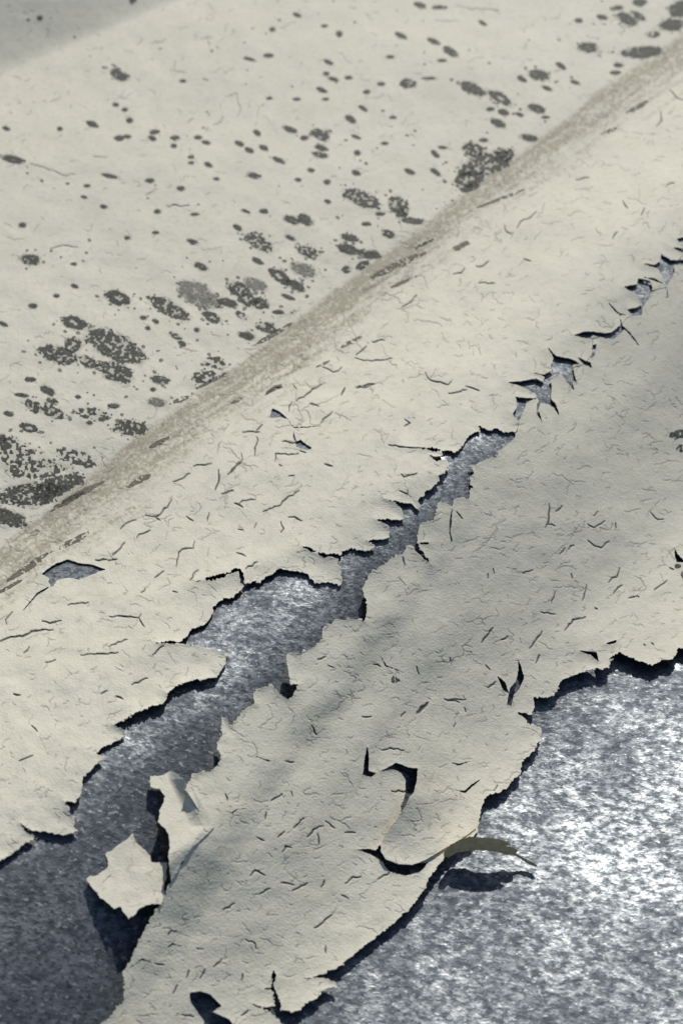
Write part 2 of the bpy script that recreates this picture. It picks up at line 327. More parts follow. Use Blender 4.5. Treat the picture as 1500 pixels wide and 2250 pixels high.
# ------------------------------------------------------------------ dirt band in the groove
top = np.interp(GU, tx, ty); bot = np.interp(GU, bx, by)
s_top = (GV - top) * 0.81; s_bot = (bot - GV) * 0.78
along = GU * 0.83 - GV * 0.56; across = GU * 0.56 + GV * 0.83
streak = fbm(along / 120.0, across / 9.0, 31, 3)
grain = fbm(GU / 5.0, GV / 4.5, 33, 2)
dirt = smooth(-6, 10, s_top + 5 * fbm(along / 40, across / 14, 36, 2)) * smooth(-46, 62, s_bot - 14 + 44 * streak + 20 * grain)
grain2 = fbm(GU / 7.0 + 3 * streak, GV / 3.6, 38, 2)
streak2 = fbm(along / 45.0, across / 4.0, 39, 3)
dirt = np.clip(dirt * (0.80 + 0.50 * streak + 0.25 * streak2 + 0.85 * grain + .5 * grain2), 0, 1)

# ------------------------------------------------------------------ lifts (how far the paint has come off the metal)
def control(pts, sig):
    num = np.zeros(GU.shape); den = np.full(GU.shape, 1e-9)
    for x, y, h in pts:
        w = np.exp(-((GU - x) ** 2 + (GV - y) ** 2) / (2 * sig * sig)) + 1e-7
        num += w * h; den += w
    return num / den * 1e-3
def local(pts):                  # bumps: x, y, radius x, radius y, angle, height in mm
    z = np.zeros(GU.shape)
    for x, y, a, b, ang, h in pts:
        c, s = math.cos(R(ang)), math.sin(R(ang))
        p = ((GU - x) * c + (GV - y) * s) / a; q = (-(GU - x) * s + (GV - y) * c) / b
        z += h * 1e-3 * np.exp(-0.5 * (p * p + q * q))
    return z

pos = np.maximum(P_big, 0)
groovecut = -0.00022 * hair_m - 0.00010 * fine_m + 0.00005 * leather
amp_u = control([(0,1880,0.74),(60,1830,0.62),(160,1780,0.81),(200,1700,0.62),(240,1640,0.43),(320,1560,2.34),(420,1490,2.16),(490,1440,0.37),(440,1380,0.81),(500,1310,0.93),(620,1250,0.81),(740,1270,0.68),(800,1200,0.81),(900,1110,0.93),
                 (980,1010,0.93),(1060,945,0.74),(1150,880,0.62),(1250,790,0.56),(1400,650,0.56),(1480,570,0.56),(150,1240,0.31),(620,910,0.31)], 45)
lift_u = 0.00035 + amp_u * (0.42 * np.exp(-pos / 30.0) + 0.20 * np.exp(-pos / 7.0)) + groovecut
lift_u += local([(560,1230,150,26,-22,1.0),(300,1440,130,40,-20,.5),(880,1060,120,22,-15,.6),(120,1740,140,50,-30,.6),(620,1190,110,14,-18,-.4),(860,900,200,60,-35,.4),(1230,700,160,60,-40,.5)])
lift_u += 0.00030 * fbm(GU / 60, GV / 45, 71, 2)
amp_f = control([(1480,640,0.33),(1300,850,0.39),(1200,900,0.52),(1040,1070,0.59),(930,1200,0.59),(800,1330,0.91),(640,1500,0.98),(480,1640,1.17),(300,2100,0.52),(1300,1460,0.65),(1450,1450,0.59),(1180,1570,0.52),(1080,1750,0.52),(900,1990,0.52),(700,2140,0.52),
                 (890,1730,0.59),(860,1890,0.45),(1130,1500,0.39),(450,2200,0.39)], 55)
lift_f = 0.00040 + control([(1480,650,.2),(1300,850,.2),(1140,1000,.3),(960,1250,.5),(800,1400,.9),(640,1560,1.4),(500,1680,2.4),(420,1790,5.4),(395,1885,5.6),(465,1835,4.9),(560,1840,2.6),(330,2000,3.0),(290,2120,2.3),(250,2250,1.9),(430,2000,2.9),(600,1820,2.4),(560,2000,2.5),
    (700,2000,1.8),(800,2070,0.9),(600,2160,1.3),(700,2130,1.0),(880,1940,1.7),(960,1830,2.2),(1040,1790,1.5),(1150,1650,1.2),(1190,1560,1.0),(1300,1460,2.0),(1450,1440,1.8),(1200,1300,.3),(1400,1100,.2),(1000,1500,.8),(850,1700,1.8),(1450,1250,.8),(1200,1420,1.2)], 75)
lift_f += amp_f * (0.40 * np.exp(-pos / 30.0) + 0.18 * np.exp(-pos / 7.0)) + groovecut
fold_x = np.interp(GV, [1150, 1300, 1480, 1640, 1760, 1850, 1960, 2080, 2200], [1010, 905, 770, 650, 555, 490, 425, 345, 270])
fs = (GU - fold_x) * 0.76
lift_f += 0.0022 * smooth(44, -44, fs + 14 * fbm(GV / 90, GV / 90, 61, 2)) * np.exp(np.minimum(fs, 0) / 130.0) * smooth(1180, 1420, GV) * (1 - .5 * smooth(1850, 2050, GV))
fs2 = (GU - np.interp(GV, [1250, 1450, 1650, 1800, 1950], [1090, 960, 790, 690, 600])) * 0.76
lift_f += 0.0011 * smooth(45, -45, fs2) * np.exp(np.minimum(fs2, 0) / 90.0) * smooth(1250, 1400, GV) * smooth(1980, 1800, GV)
lift_f += local([(980,1240,120,18,-50,-.3),(560,1590,60,30,-40,.3),(830,1860,60,40,0,-.4),(1250,1330,160,30,-38,-.3),(1380,1340,120,22,-38,.3),(1350,800,150,40,-42,-.3)])
lift_f += 0.00020 * fbm(GU / 70, GV / 50, 73, 2)

POS_U = solve(GU, GV, lift_u)
POS_F = solve(GU, GV, lift_f)

# ------------------------------------------------------------------ materials
def mat(name):
    m = bpy.data.materials.new(name); m.use_nodes = True
    nt = m.node_tree; nt.nodes.clear()
    o = nt.nodes.new("ShaderNodeOutputMaterial"); b = nt.nodes.new("ShaderNodeBsdfPrincipled")
    nt.links.new(b.outputs[0], o.inputs[0])
    return m, nt, b
def N(nt, t, **kw):
    n = nt.nodes.new(t)
    for k, v in kw.items():
        if k.startswith('i_'):
            key = k[2:]; n.inputs[int(key) if key.isdigit() else key].default_value = v
        else: setattr(n, k, v)
    return n
def noise(nt, vec, scale, detail=3, rough=.55):
    n = N(nt, "ShaderNodeTexNoise", i_Scale=scale, i_Detail=detail, i_Roughness=rough)
    nt.links.new(vec, n.inputs['Vector']); return n.outputs[0]
def ramp(nt, fac, a, b, lo=0.0, hi=1.0):
    n = N(nt, "ShaderNodeMapRange", clamp=True, i_1=a, i_2=b, i_3=lo, i_4=hi)
    nt.links.new(fac, n.inputs[0]); return n.outputs[0]
def mixc(nt, fac, a, b):
    n = N(nt, "ShaderNodeMix", data_type='RGBA')
    for s, x in ((n.inputs[0], fac), (n.inputs[6], a), (n.inputs[7], b)):
        if hasattr(x, 'is_output'): nt.links.new(x, s)
        else: s.default_value = x if not isinstance(x, tuple) else (*x, 1.0)
    return n.outputs[2]
def attr(nt, name):
    return N(nt, "ShaderNodeAttribute", attribute_name=name).outputs['Fac']

CREAM = (0.60, 0.577, 0.485)
def paint_material():
    m, nt, b = mat("cream_paint")
    vec = N(nt, "ShaderNodeTexCoord").outputs['Object']
    big = noise(nt, vec, 60, 4); mid = noise(nt, vec, 420, 4, .6); tiny = noise(nt, vec, 2200, 3, .6)
    col = mixc(nt, ramp(nt, big, .35, .68), CREAM, (0.565, 0.545, 0.45))
    chalk = noise(nt, vec, 22, 5, .62)
    col = mixc(nt, ramp(nt, chalk, .50, .66, 0, .45), col, (0.50, 0.485, 0.415))
    col = mixc(nt, ramp(nt, mid, .50, .68, 0, .5), col, (0.46, 0.445, 0.37))
    col = mixc(nt, ramp(nt, tiny, .55, .75, 0, .25), col, (0.40, 0.39, 0.33))
    dcol = mixc(nt, ramp(nt, tiny, .35, .65), (0.275, 0.25, 0.185), (0.40, 0.375, 0.295))
    col = mixc(nt, attr(nt, "dirt"), col, dcol)
    col = mixc(nt, attr(nt, "stain"), col, (0.20, 0.20, 0.172))
    col = mixc(nt, attr(nt, "crack"), col, (0.035, 0.036, 0.034))
    nt.links.new(col, b.inputs['Base Color'])
    b.inputs['Roughness'].default_value = .75
    b.inputs['Specular IOR Level'].default_value = .15
    add = N(nt, "ShaderNodeMath", operation='ADD'); nt.links.new(mid, add.inputs[0]); nt.links.new(tiny, add.inputs[1])
    bp = N(nt, "ShaderNodeBump", i_Strength=.42, i_Distance=.00025)
    nt.links.new(add.outputs[0], bp.inputs['Height']); nt.links.new(bp.outputs[0], b.inputs['Normal'])
    return m
def plain(name, c0, c1, scale, rough):
    m, nt, b = mat(name)
    vec = N(nt, "ShaderNodeTexCoord").outputs['Object']
    n = noise(nt, vec, scale, 4, .6)
    nt.links.new(mixc(nt, ramp(nt, n, .35, .65), c0, c1), b.inputs['Base Color'])
    b.inputs['Roughness'].default_value = rough
    b.inputs['Specular IOR Level'].default_value = .25
    return m
def metal_material():
    m, nt, b = mat("galvanised_metal")
    vec = N(nt, "ShaderNodeTexCoord").outputs['Object']
    mp = N(nt, "ShaderNodeMapping"); mp.inputs['Rotation'].default_value = (0, 0, R(38)); mp.inputs['Scale'].default_value = (.62, 1.0, .8)
    nt.links.new(vec, mp.inputs['Vector']); sv = mp.outputs[0]
    dash = noise(nt, sv, 680, 3, .64); fleck = noise(nt, sv, 1500, 2, .6); patch = noise(nt, vec, 70, 4, .6); wave = noise(nt, vec, 45, 2, .5)
    broad = noise(nt, vec, 32, 3, .55)
    col = mixc(nt, ramp(nt, dash, .41, .60), (0.084, 0.098, 0.114), (0.245, 0.259, 0.274))
    col = mixc(nt, ramp(nt, patch, .44, .60, 0, .60), col, (0.096, 0.113, 0.133))
    col = mixc(nt, ramp(nt, fleck, .56, .64, 0, .75), col, (0.040, 0.047, 0.056))
    col = mixc(nt, ramp(nt, broad, .46, .62, 0, .40), col, (0.060, 0.069, 0.082))
    glint = noise(nt, sv, 1300, 2, .55)
    col = mixc(nt, ramp(nt, glint, .62, .68, 0, .55), col, (0.46, 0.47, 0.485))  # sparse sun glints painted into the metal colour as pale flecks
    nt.links.new(col, b.inputs['Base Color'])
    b.inputs['Metallic'].default_value = .92
    rg = N(nt, "ShaderNodeMath", operation='ADD'); nt.links.new(ramp(nt, dash, .38, .62, .64, .49), rg.inputs[0]); nt.links.new(ramp(nt, patch, .40, .62, -.04, .08), rg.inputs[1])
    nt.links.new(rg.outputs[0], b.inputs['Roughness'])
    bw = N(nt, "ShaderNodeBump", i_Strength=1.0, i_Distance=.0009); nt.links.new(wave, bw.inputs['Height'])
    bp = N(nt, "ShaderNodeBump", i_Strength=.55, i_Distance=.00018)
    nt.links.new(fleck, bp.inputs['Height']); nt.links.new(bw.outputs[0], bp.inputs['Normal']); nt.links.new(bp.outputs[0], b.inputs['Normal'])
    return m
M_PAINT = paint_material()
M_UNDER = plain("primer_underside", (0.56, 0.41, 0.21), (0.74, 0.57, 0.33), 500, .7)
M_METAL = metal_material()
M_MOULD = plain("black_mould", (0.030, 0.032, 0.028), (0.10, 0.103, 0.088), 1500, .8)
M_MOULDG = plain("grey_mould", (0.10, 0.10, 0.09), (0.24, 0.235, 0.20), 1300, .8)
M_GRIME = plain("brown_grime", (0.09, 0.085, 0.07), (0.17, 0.155, 0.12), 1300, .8)

# ------------------------------------------------------------------ meshing
def march(f, pos, attrs):
    """triangles of the part of the grid where f > 0, cut exactly along f = 0"""
    nv, nu = f.shape
    ids = np.arange(nv * nu).reshape(nv, nu)
    a, b, c, d = ids[:-1, :-1].ravel(), ids[:-1, 1:].ravel(), ids[1:, 1:].ravel(), ids[1:, :-1].ravel()
    tri = np.concatenate([np.stack([a, d, c], 1), np.stack([a, c, b], 1)])
    F = f.ravel(); Pp = pos.reshape(-1, 3)
    ins = F[tri] > 0; cnt = ins.sum(1)
    full = tri[cnt == 3]
    out = [full]; keys = []
    n0 = nv * nu
    BIG = n0
    def ek(i, j):
        return np.minimum(i, j).astype(np.int64) * BIG + np.maximum(i, j)
    pend = []
    for k in range(3):
        t = tri[(cnt == 1) & ins[:, k]]
        i, j, l = t[:, k], t[:, (k + 1) % 3], t[:, (k + 2) % 3]
        pend.append((1, i, ek(i, j), ek(i, l), None))
        t = tri[(cnt == 2) & ~ins[:, k]]
        i, j, l = t[:, k], t[:, (k + 1) % 3], t[:, (k + 2) % 3]
        pend.append((2, j, ek(i, j), ek(i, l), l))
    allk = np.unique(np.concatenate([np.concatenate([p[2], p[3]]) for p in pend])) if pend else np.array([], np.int64)
    ki, kj = allk // BIG, allk % BIG
    fi, fj = F[ki], F[kj]
    t = np.clip(fi / (fi - fj + 1e-12), 0.02, 0.98)[:, None]
    newP = Pp[ki] + (Pp[kj] - Pp[ki]) * t
    newA = [A.ravel()[ki] + (A.ravel()[kj] - A.ravel()[ki]) * t[:, 0] for A in attrs]
    for kind, i, e1, e2, l in pend:
        v1 = np.searchsorted(allk, e1) + n0; v2 = np.searchsorted(allk, e2) + n0
        if kind == 1: out.append(np.stack([i, v1, v2], 1))
        else:
            out.append(np.stack([i, l, v2], 1)); out.append(np.stack([i, v2, v1], 1))
    T = np.concatenate(out)
    used, inv = np.unique(T, return_inverse=True)
    T = inv.reshape(T.shape)
    V = np.concatenate([Pp, newP])[used]
    AT = [np.concatenate([A.ravel(), nA])[used] for A, nA in zip(attrs, newA)]
    return V, T, AT

def build(name, V, T, mats, attrs=None, midx=None, smooth_=True, parent=None):
    me = bpy.data.meshes.new(name)
    me.vertices.add(len(V)); me.vertices.foreach_set("co", np.asarray(V, np.float32).ravel())
    n = len(T)
    me.loops.add(n * 3); me.loops.foreach_set("vertex_index", np.asarray(T, np.int32).ravel())
    me.polygons.add(n); me.polygons.foreach_set("loop_start", np.arange(0, n * 3, 3, dtype=np.int32))
    if midx is not None: me.polygons.foreach_set("material_index", np.asarray(midx, np.int32))
    for m in mats: me.materials.append(m)
    for k, v in (attrs or {}).items():
        at = me.attributes.new(k, 'FLOAT', 'POINT'); at.data.foreach_set("value", np.asarray(v, np.float32))
    me.update(calc_edges=True)
    if smooth_: me.polygons.foreach_set("use_smooth", np.ones(n, bool))
    me.validate()
    ob = bpy.data.objects.new(name, me); C.objects.link(ob)
    if parent is not None: ob.parent = parent
    return ob

def sheet(name, f, pos, attrs, thick, top_mat, parent=None, band=None, mats=None):
    """a sheet of paint: top skin, cut edges with thickness, and its underside near the edges"""
    keys = list(attrs)
    V, T, A = march(f, pos, [attrs[k] for k in keys] + [f])
    fv = A[-1]; A = A[:-1]
    e = np.concatenate([T[:, [0, 1]], T[:, [1, 2]], T[:, [2, 0]]])
    k = np.minimum(e[:, 0], e[:, 1]).astype(np.int64) * len(V) + np.maximum(e[:, 0], e[:, 1])
    _, idx, cnt = np.unique(k, return_index=True, return_counts=True)
    be = e[idx[cnt == 1]]
    bv, inv = np.unique(be, return_inverse=True); be2 = inv.reshape(be.shape)
    n = len(V)
    down = np.array([0, 0, -thick])
    ring_t, ring_b = V[bv], V[bv] + down
    it, ib = n + be2, n + len(bv) + be2
    walls = np.concatenate([np.stack([it[:, 1], it[:, 0], ib[:, 0]], 1), np.stack([it[:, 1], ib[:, 0], ib[:, 1]], 1)])
    bt = T if band is None else T[(fv[T] < band).all(1)]
    un, inv = np.unique(bt, return_inverse=True)
    base = n + 2 * len(bv)
    bot = (inv.reshape(bt.shape) + base)[:, ::-1]
    VV = np.concatenate([V, ring_t, ring_b, V[un] + down])
    TT = np.concatenate([T, walls, bot])
    mi = np.concatenate([np.zeros(len(T)), np.zeros(len(walls)), np.ones(len(bot))])
    AA = {kk: np.concatenate([a, a[bv] * .4, a[bv] * .4, a[un] * 0]) for kk, a in zip(keys, A)}
    return build(name, VV, TT, mats or [top_mat, M_UNDER], AA, mi, parent=parent)

def tag(o, label=None, cat=None, kind=None, group=None):
    if label: o["label"] = label
    if cat: o["category"] = cat
    if kind: o["kind"] = kind
    if group: o["group"] = group
    return o

# ------------------------------------------------------------------ the metal panel
mx = np.concatenate([np.arange(-0.6, -0.16, 0.01), np.arange(-0.16, 0.20, 0.0008), np.arange(0.20, 0.6, 0.01)])
my = np.concatenate([np.arange(-0.5, -0.16, 0.01), np.arange(-0.16, 0.22, 0.0008), np.arange(0.22, 0.46, 0.0016), np.arange(0.46, 0.9, 0.01)])
XU, XV = np.meshgrid(mx, my[::-1])
PM = np.stack([XU, XV, panel_z(XU, XV)], -1)
V, T, _ = march(np.ones(XU.shape), PM, [])
tag(build("metal_panel", V, T, [M_METAL]), "bare speckled grey galvanised metal sheet under the peeling paint", kind="structure")

# ------------------------------------------------------------------ mould spots
# mould: centre x, y, half-length, half-width, tilt in degrees, look
S, D, Q, G, L = 'solid', 'speck', 'ring', 'grey', 'loose'
SPOTS = [(262,165,20,10,28,S),(203,273,13,6,20,S),(28,350,26,8,12,S),(88,40,6,5,0,S),(292,1,8,4,0,S),(590,122,11,4,0,S),(548,130,13,3,15,S),(402,178,7,3,0,S),(255,230,7,4,0,S),(275,241,6,4,0,S),(285,265,7,5,0,S),(262,304,10,6,0,S),(280,300,9,4,0,S),
 (340,290,10,5,-10,S),(335,304,9,5,20,S),(385,303,10,6,0,D),(382,320,7,4,0,S),(435,302,9,4,0,S),(453,313,10,4,15,S),(132,283,6,4,0,S),(15,283,8,4,20,S),(242,387,16,4,12,S),(330,397,10,5,0,S),(192,408,7,3,0,S),(185,433,7,3,15,S),(228,454,8,4,15,S),(346,465,7,4,0,S),
 (397,414,8,5,0,S),(420,345,6,3,0,S),(420,358,6,3,0,S),(458,362,9,4,25,S),(475,393,7,3,0,S),(527,316,10,5,25,S),(548,330,10,5,25,S),(565,292,9,5,30,S),(579,325,10,5,20,S),(638,285,15,6,20,S),(705,297,21,10,25,S),(668,303,9,5,0,S),(612,352,14,5,25,S),(558,386,14,6,12,S),
 (655,395,7,4,0,S),(683,374,7,4,0,S),(705,325,14,6,15,S),(703,340,18,6,10,S),(718,400,7,5,0,S),(707,198,11,5,20,S),(733,174,11,4,15,S),(722,137,10,4,20,S),(717,162,7,4,0,S),(651,218,8,3,0,S),(592,216,7,3,0,S),(715,218,7,3,0,S),(652,33,9,4,20,S),(598,65,6,4,0,S),(712,57,7,3,0,S),(745,75,7,6,0,S),
 (50,495,8,5,0,S),(280,523,6,4,0,S),(342,511,7,3,0,S),(428,471,9,3,0,S),(540,464,10,3,20,S),(580,464,9,5,0,S),(720,443,7,4,20,S),(642,483,18,8,15,S),(670,483,18,10,30,S),(567,533,33,14,30,D),(522,500,10,5,30,S),(423,531,13,5,20,D),(638,523,11,4,25,S),(676,553,24,12,15,D),(565,573,13,5,25,S),
 (442,586,16,7,25,S),(665,593,27,13,20,G),(614,607,26,11,35,Q),(650,627,21,9,30,S),(68,570,22,11,8,S),(163,580,7,3,0,S),(165,629,8,4,20,S),(125,650,7,4,0,S),(73,672,10,5,0,S),(260,655,29,14,20,Q),(435,648,48,23,28,G),(372,678,46,15,28,D),(500,665,23,9,15,S),(525,635,26,14,25,D),(560,625,25,12,20,G),
 (545,660,26,12,10,D),(572,667,19,12,15,D),(465,697,22,10,25,Q),(163,709,27,13,15,Q),(633,653,15,4,20,S),(530,693,14,7,30,D),(612,686,12,4,0,S),(585,720,23,10,15,D),(543,738,18,8,15,S),(315,698,7,4,0,S),(342,706,8,4,20,S),(325,721,6,4,0,S),(432,725,6,4,0,S),(385,738,15,6,30,D),(8,712,10,4,25,S),
 (252,760,68,27,25,D),(130,780,44,19,15,D),(160,758,19,17,0,D),(195,795,23,11,25,D),(255,818,40,21,20,D),(352,835,20,9,8,S),(345,884,18,9,5,G),(400,755,9,5,20,S),(448,828,25,14,0,L),(472,797,21,13,0,L),(287,940,36,16,5,D),(207,910,38,13,10,L),(105,858,17,8,25,S),(67,834,12,5,0,S),(48,868,15,4,8,S),(115,882,15,8,20,D),
 (75,893,21,11,30,D),(117,905,23,12,25,D),(20,910,10,5,20,S),(65,940,20,9,15,Q),(5,965,9,10,0,S),(30,990,48,27,10,L),(170,1005,46,17,15,L),(75,1030,62,20,0,L),(70,1085,74,24,-5,D),(125,1068,62,20,-18,D),(15,1137,46,16,15,S),(250,892,13,5,0,S),(172,872,6,4,0,S),(197,929,7,4,0,S),(337,856,6,4,0,S),
 (922,12,14,6,20,S),(965,16,15,4,0,S),(1060,51,10,4,30,S),(880,78,15,5,25,S),(952,91,15,5,25,S),(990,114,17,8,30,S),(970,133,10,3,0,S),(857,125,8,3,0,S),(765,171,8,4,0,S),(896,184,17,10,0,S),(942,172,15,3,0,S),(805,202,7,4,0,S),(837,185,9,4,0,S),(797,238,10,4,30,S),(770,262,14,6,35,S),(862,258,7,3,0,S),(782,301,10,3,20,S),
 (845,315,8,3,0,S),(972,324,10,3,5,S),(785,336,7,5,0,S),(782,380,10,5,20,S),(900,377,11,5,20,S),(956,378,13,5,35,S),(955,338,10,5,40,S),(1037,195,28,11,25,S),(1099,216,29,10,28,Q),(1184,165,24,11,15,S),(1145,173,11,5,30,S),(1232,145,12,5,30,S),(1262,181,10,4,20,S),(1201,194,11,4,20,S),(1178,238,18,9,18,S),(1141,252,9,4,20,S),
 (1105,247,13,6,18,S),(1077,240,9,4,0,S),(1094,271,16,8,25,S),(1198,258,9,3,0,S),(1292,105,22,10,8,S),(1410,115,44,12,-4,S),(1377,42,23,11,25,S),(1402,35,19,6,30,S),(1322,38,11,5,10,S),(1357,17,10,5,0,S),(1405,5,16,8,0,S),(1358,143,12,4,0,S),(1352,160,11,4,0,S),(1475,55,28,12,-5,S),(1492,20,24,18,-10,S),(1435,75,15,7,0,D),(1270,45,8,5,0,S),
 (1040,330,26,15,20,D),(1065,362,56,24,-12,D),(1107,342,23,15,-20,D),(1030,393,32,17,-15,D),(1032,412,21,8,-15,S),(1162,303,19,7,10,S),(1062,308,9,4,0,S),(795,437,42,16,20,D),(875,452,23,18,30,D),(883,470,13,12,0,D),(908,486,25,6,5,S),(852,514,17,8,20,D),(835,470,10,4,0,S),(805,492,11,4,0,S),(768,523,20,7,10,S),(765,548,23,10,15,S),(812,560,25,9,5,S),(797,583,16,8,-25,D),(762,592,9,8,0,D)]
stain = np.zeros(GU.shape)
for cx, cy, a, b, ang, look in SPOTS:
    m = max(a, b) * 1.7 + 6
    r0, r1, c0, c1 = window(cx - m, cy - m, cx + m, cy + m)
    X, Y = GU[r0:r1, c0:c1], GV[r0:r1, c0:c1]
    c, q_ = math.cos(R(ang)), math.sin(R(ang))
    rr = np.hypot(((X - cx) * c + (Y - cy) * q_) / (a + 1.5), (-(X - cx) * q_ + (Y - cy) * c) / (b + 1.5))
    v = smooth(1.25, .75, rr + .35 * fbm(X / 6, Y / 5, 811, 2)) * {'solid': .75, 'speck': .42, 'ring': .4, 'grey': .6, 'loose': .20}[look]
    np.maximum(stain[r0:r1, c0:c1], v, out=stain[r0:r1, c0:c1])

# ------------------------------------------------------------------ upper paint sheet
crack_u = crk.copy()
upper = sheet("paint_sheet", U_f, POS_U, {"dirt": dirt, "crack": crack_u, "stain": stain}, 0.00022, M_PAINT, band=60)
tag(upper, "large cream paint sheet spotted with black mould, brown dirt groove running across it", "paint sheet")

GRIME = [(152,1100,40,5,-30),(307,1055,29,6,-27),(350,972,24,5,-28),(397,878,23,5,-20),(470,834,40,4,-28),(165,1187,36,6,-28),(50,1255,40,6,-30),(872,583,62,8,-26),(885,620,32,4,-25),(932,535,21,4,-25),(1010,542,23,6,-25),(1335,290,22,5,-25),(1400,235,26,5,-28),(600,735,55,5,-30),(175,1085,60,6,-28),
         (770,752,24,4,-27),(710,800,16,3,-25),(520,880,14,4,-25),(1090,440,40,3,-22),(1130,425,24,3,-24),(20,1290,40,4,-30),(90,1225,26,4,-28),(600,855,20,5,-26)]
def blob(cx, cy, a, b, ang, look, k):
    m = max(a, b) * 1.5 + 6
    r0, r1, c0, c1 = window(cx - m, cy - m, cx + m, cy + m)
    X, Y = GU[r0:r1, c0:c1], GV[r0:r1, c0:c1]
    c, s = math.cos(R(ang)), math.sin(R(ang))
    p = ((X - cx) * c + (Y - cy) * s) / a; q = (-(X - cx) * s + (Y - cy) * c) / b
    rr = np.sqrt(p * p + q * q)
    f = 1.0 - rr + 0.28 * fbm(X / (4 + a * .22), Y / (3 + b * .3), 100 + k, 2) + .22 * fbm(X / 3.6, Y / 3.0, 300 + k, 2)
    if look == D:
        f = np.minimum(f, 0.08 + fbm(X / 5.2, Y / 4.2, 500 + k, 2) * 1.1 + 0.22 * smooth(.2, .9, rr))
    elif look == L:
        f = np.minimum(f, -0.16 + fbm(X / 6.5, Y / 5.0, 500 + k, 2) * 1.2 + 0.30 * smooth(.3, 1., rr))
    elif look == S and a > 13:
        f = np.minimum(f, .42 + fbm(X / 5.0, Y / 4.0, 600 + k, 2) * 1.0)
    elif look == Q:
        f = np.minimum(f, rr - 0.34 + .35 * fbm(X / 6, Y / 5, 700 + k, 2))
    return (r0, r1, c0, c1), f
film = np.array([0, 0, 0.00007])
def stain_mesh(name, win, f, m, parent=upper, posn=POS_U, sheet_f=U_f):
    r0, r1, c0, c1 = win
    f = np.minimum(f, (sheet_f[r0:r1, c0:c1] - 1.0) * .2)
    if (f > 0).sum() < 3: return None
    V, T, _ = march(f, posn[r0:r1, c0:c1] + film, [])
    return build(name, V, T, [m], parent=parent)
for k, (x, y, a, b, ang, look) in enumerate(SPOTS):
    win, f = blob(x, y, a, b, ang, look, k)
    if look == G:
        stain_mesh("mould_spot", win, np.minimum(f, .35 + fbm(GU[win[0]:win[1], win[2]:win[3]] / 5, GV[win[0]:win[1], win[2]:win[3]] / 4, 900 + k, 2)), M_MOULDG)
    else:
        stain_mesh("mould_spot", win, f, M_MOULD)
for k, (x, y, a, b, ang) in enumerate(GRIME):
    win, f = blob(x, y, a, b, ang, D if k % 2 else S, 2000 + k)
    stain_mesh("grime_streak", win, f, M_GRIME)
# countless pin-prick specks
speck = np.full(GU.shape, -1.0)
for k in range(620):
    x = random.uniform(0, 1500); y = random.uniform(0, 1250)
    g = np.interp(x, tx, ty)
    if y > g - 4: continue
    near = math.exp(-(g - y) / 260)
    if random.random() > .35 + .65 * near: continue
    a = random.choice([2.2, 2.6, 3.0, 3.6, 4.5]); b = a * random.uniform(.5, .75)
    (r0, r1, c0, c1), f = blob(x, y, a, b, random.gauss(15, 12), S, 3000 + k)
    np.maximum(speck[r0:r1, c0:c1], f, out=speck[r0:r1, c0:c1])
for k in range(420):
    x0, y0, a0, b0, an, lk = random.choice([q for q in SPOTS if q[2] > 19])
    th = random.uniform(0, 6.28); r = random.uniform(1.0, 1.9)
    p, q = a0 * r * math.cos(th), b0 * r * math.sin(th) + random.uniform(-3, 3)
    x = x0 + p * math.cos(R(an)) - q * math.sin(R(an)); y = y0 + p * math.sin(R(an)) + q * math.cos(R(an))
    if y > np.interp(x, tx, ty) - 2: continue
    a = random.choice([2.0, 2.4, 3.0, 4.0, 5.0])
    (r0, r1, c0, c1), f = blob(x, y, a, a * random.uniform(.5, .8), random.gauss(15, 15), S, 5000 + k)
    np.maximum(speck[r0:r1, c0:c1], f, out=speck[r0:r1, c0:c1])
r0, r1, c0, c1 = window(-10, -10, 1510, 1260)
o = stain_mesh("mould_specks", (r0, r1, c0, c1), speck[r0:r1, c0:c1], M_MOULDG)
o["kind"] = "stuff"

# ------------------------------------------------------------------ the peeling flap
corner_poly = M1([(745,385),(720,405),(660,410),(660,460),(700,470),(725,500),(705,560),(695,610),(740,660),(745,700),(740,790),(752,872),(775,838),(800,790),(850,720),(905,670),(942,632),(925,590),(880,515),(845,462),(800,420),(770,395)])
corner_f = -poly_sdf(corner_poly, CAP) + (2.6 * fbm(GU / 10, GV / 9, 81, 3) + 1.4 * (vnoise(GU / 3.6, GV / 3.6, 5) - .5)) * smooth(0, 30, 470 - GU)
F_f = np.minimum(F_f, np.maximum(poly_sdf(corner_poly, CAP) + 14 * (GV < 1880), -1e9))
tab_poly = M2([(300,500),(285,535),(250,590),(212,640),(180,690),(172,740),(195,775),(250,797),(310,800),(365,780),(440,735),(520,690),(590,640),(600,560),(520,500),(400,470),(330,470)])
flap = sheet("paint_flap", F_f, POS_F, {"dirt": np.zeros(GU.shape), "crack": crk}, 0.00022, M_PAINT, band=70)
tag(flap, "broad cream paint flap curling off the bare metal, cracked and torn along both edges", "paint flap")

def patch(name, poly, liftmap, parent=None, fld=None, mats=None, rough=1.6, thick=0.0002):
    xs = [p[0] for p in poly]; ys = [p[1] for p in poly]
    r0, r1, c0, c1 = window(min(xs) - 12, min(ys) - 12, max(xs) + 12, max(ys) + 12)
    f = (-poly_sdf(poly, CAP) + rough * fbm(GU / 9, GV / 8, 83, 3)) if fld is None else fld
    sl_ = (slice(r0, r1), slice(c0, c1))
    Pp = solve(GU[sl_], GV[sl_], liftmap[sl_])
    return sheet(name, f[sl_], Pp, {"dirt": np.zeros(GU.shape)[sl_], "crack": crk[sl_]}, thick, M_PAINT, parent=parent, mats=mats)

for k, (x, y, a, b, ang, look) in enumerate([(1490,955,9,26,78,D),(1496,985,8,14,60,L),(868,1494,9,7,20,S),(1488,1244,7,5,0,S)]):
    win, f = blob(x, y, a, b, ang, look, 8000 + k)
    stain_mesh('mould_spot', win, f, M_MOULD, flap, POS_F, F_f)

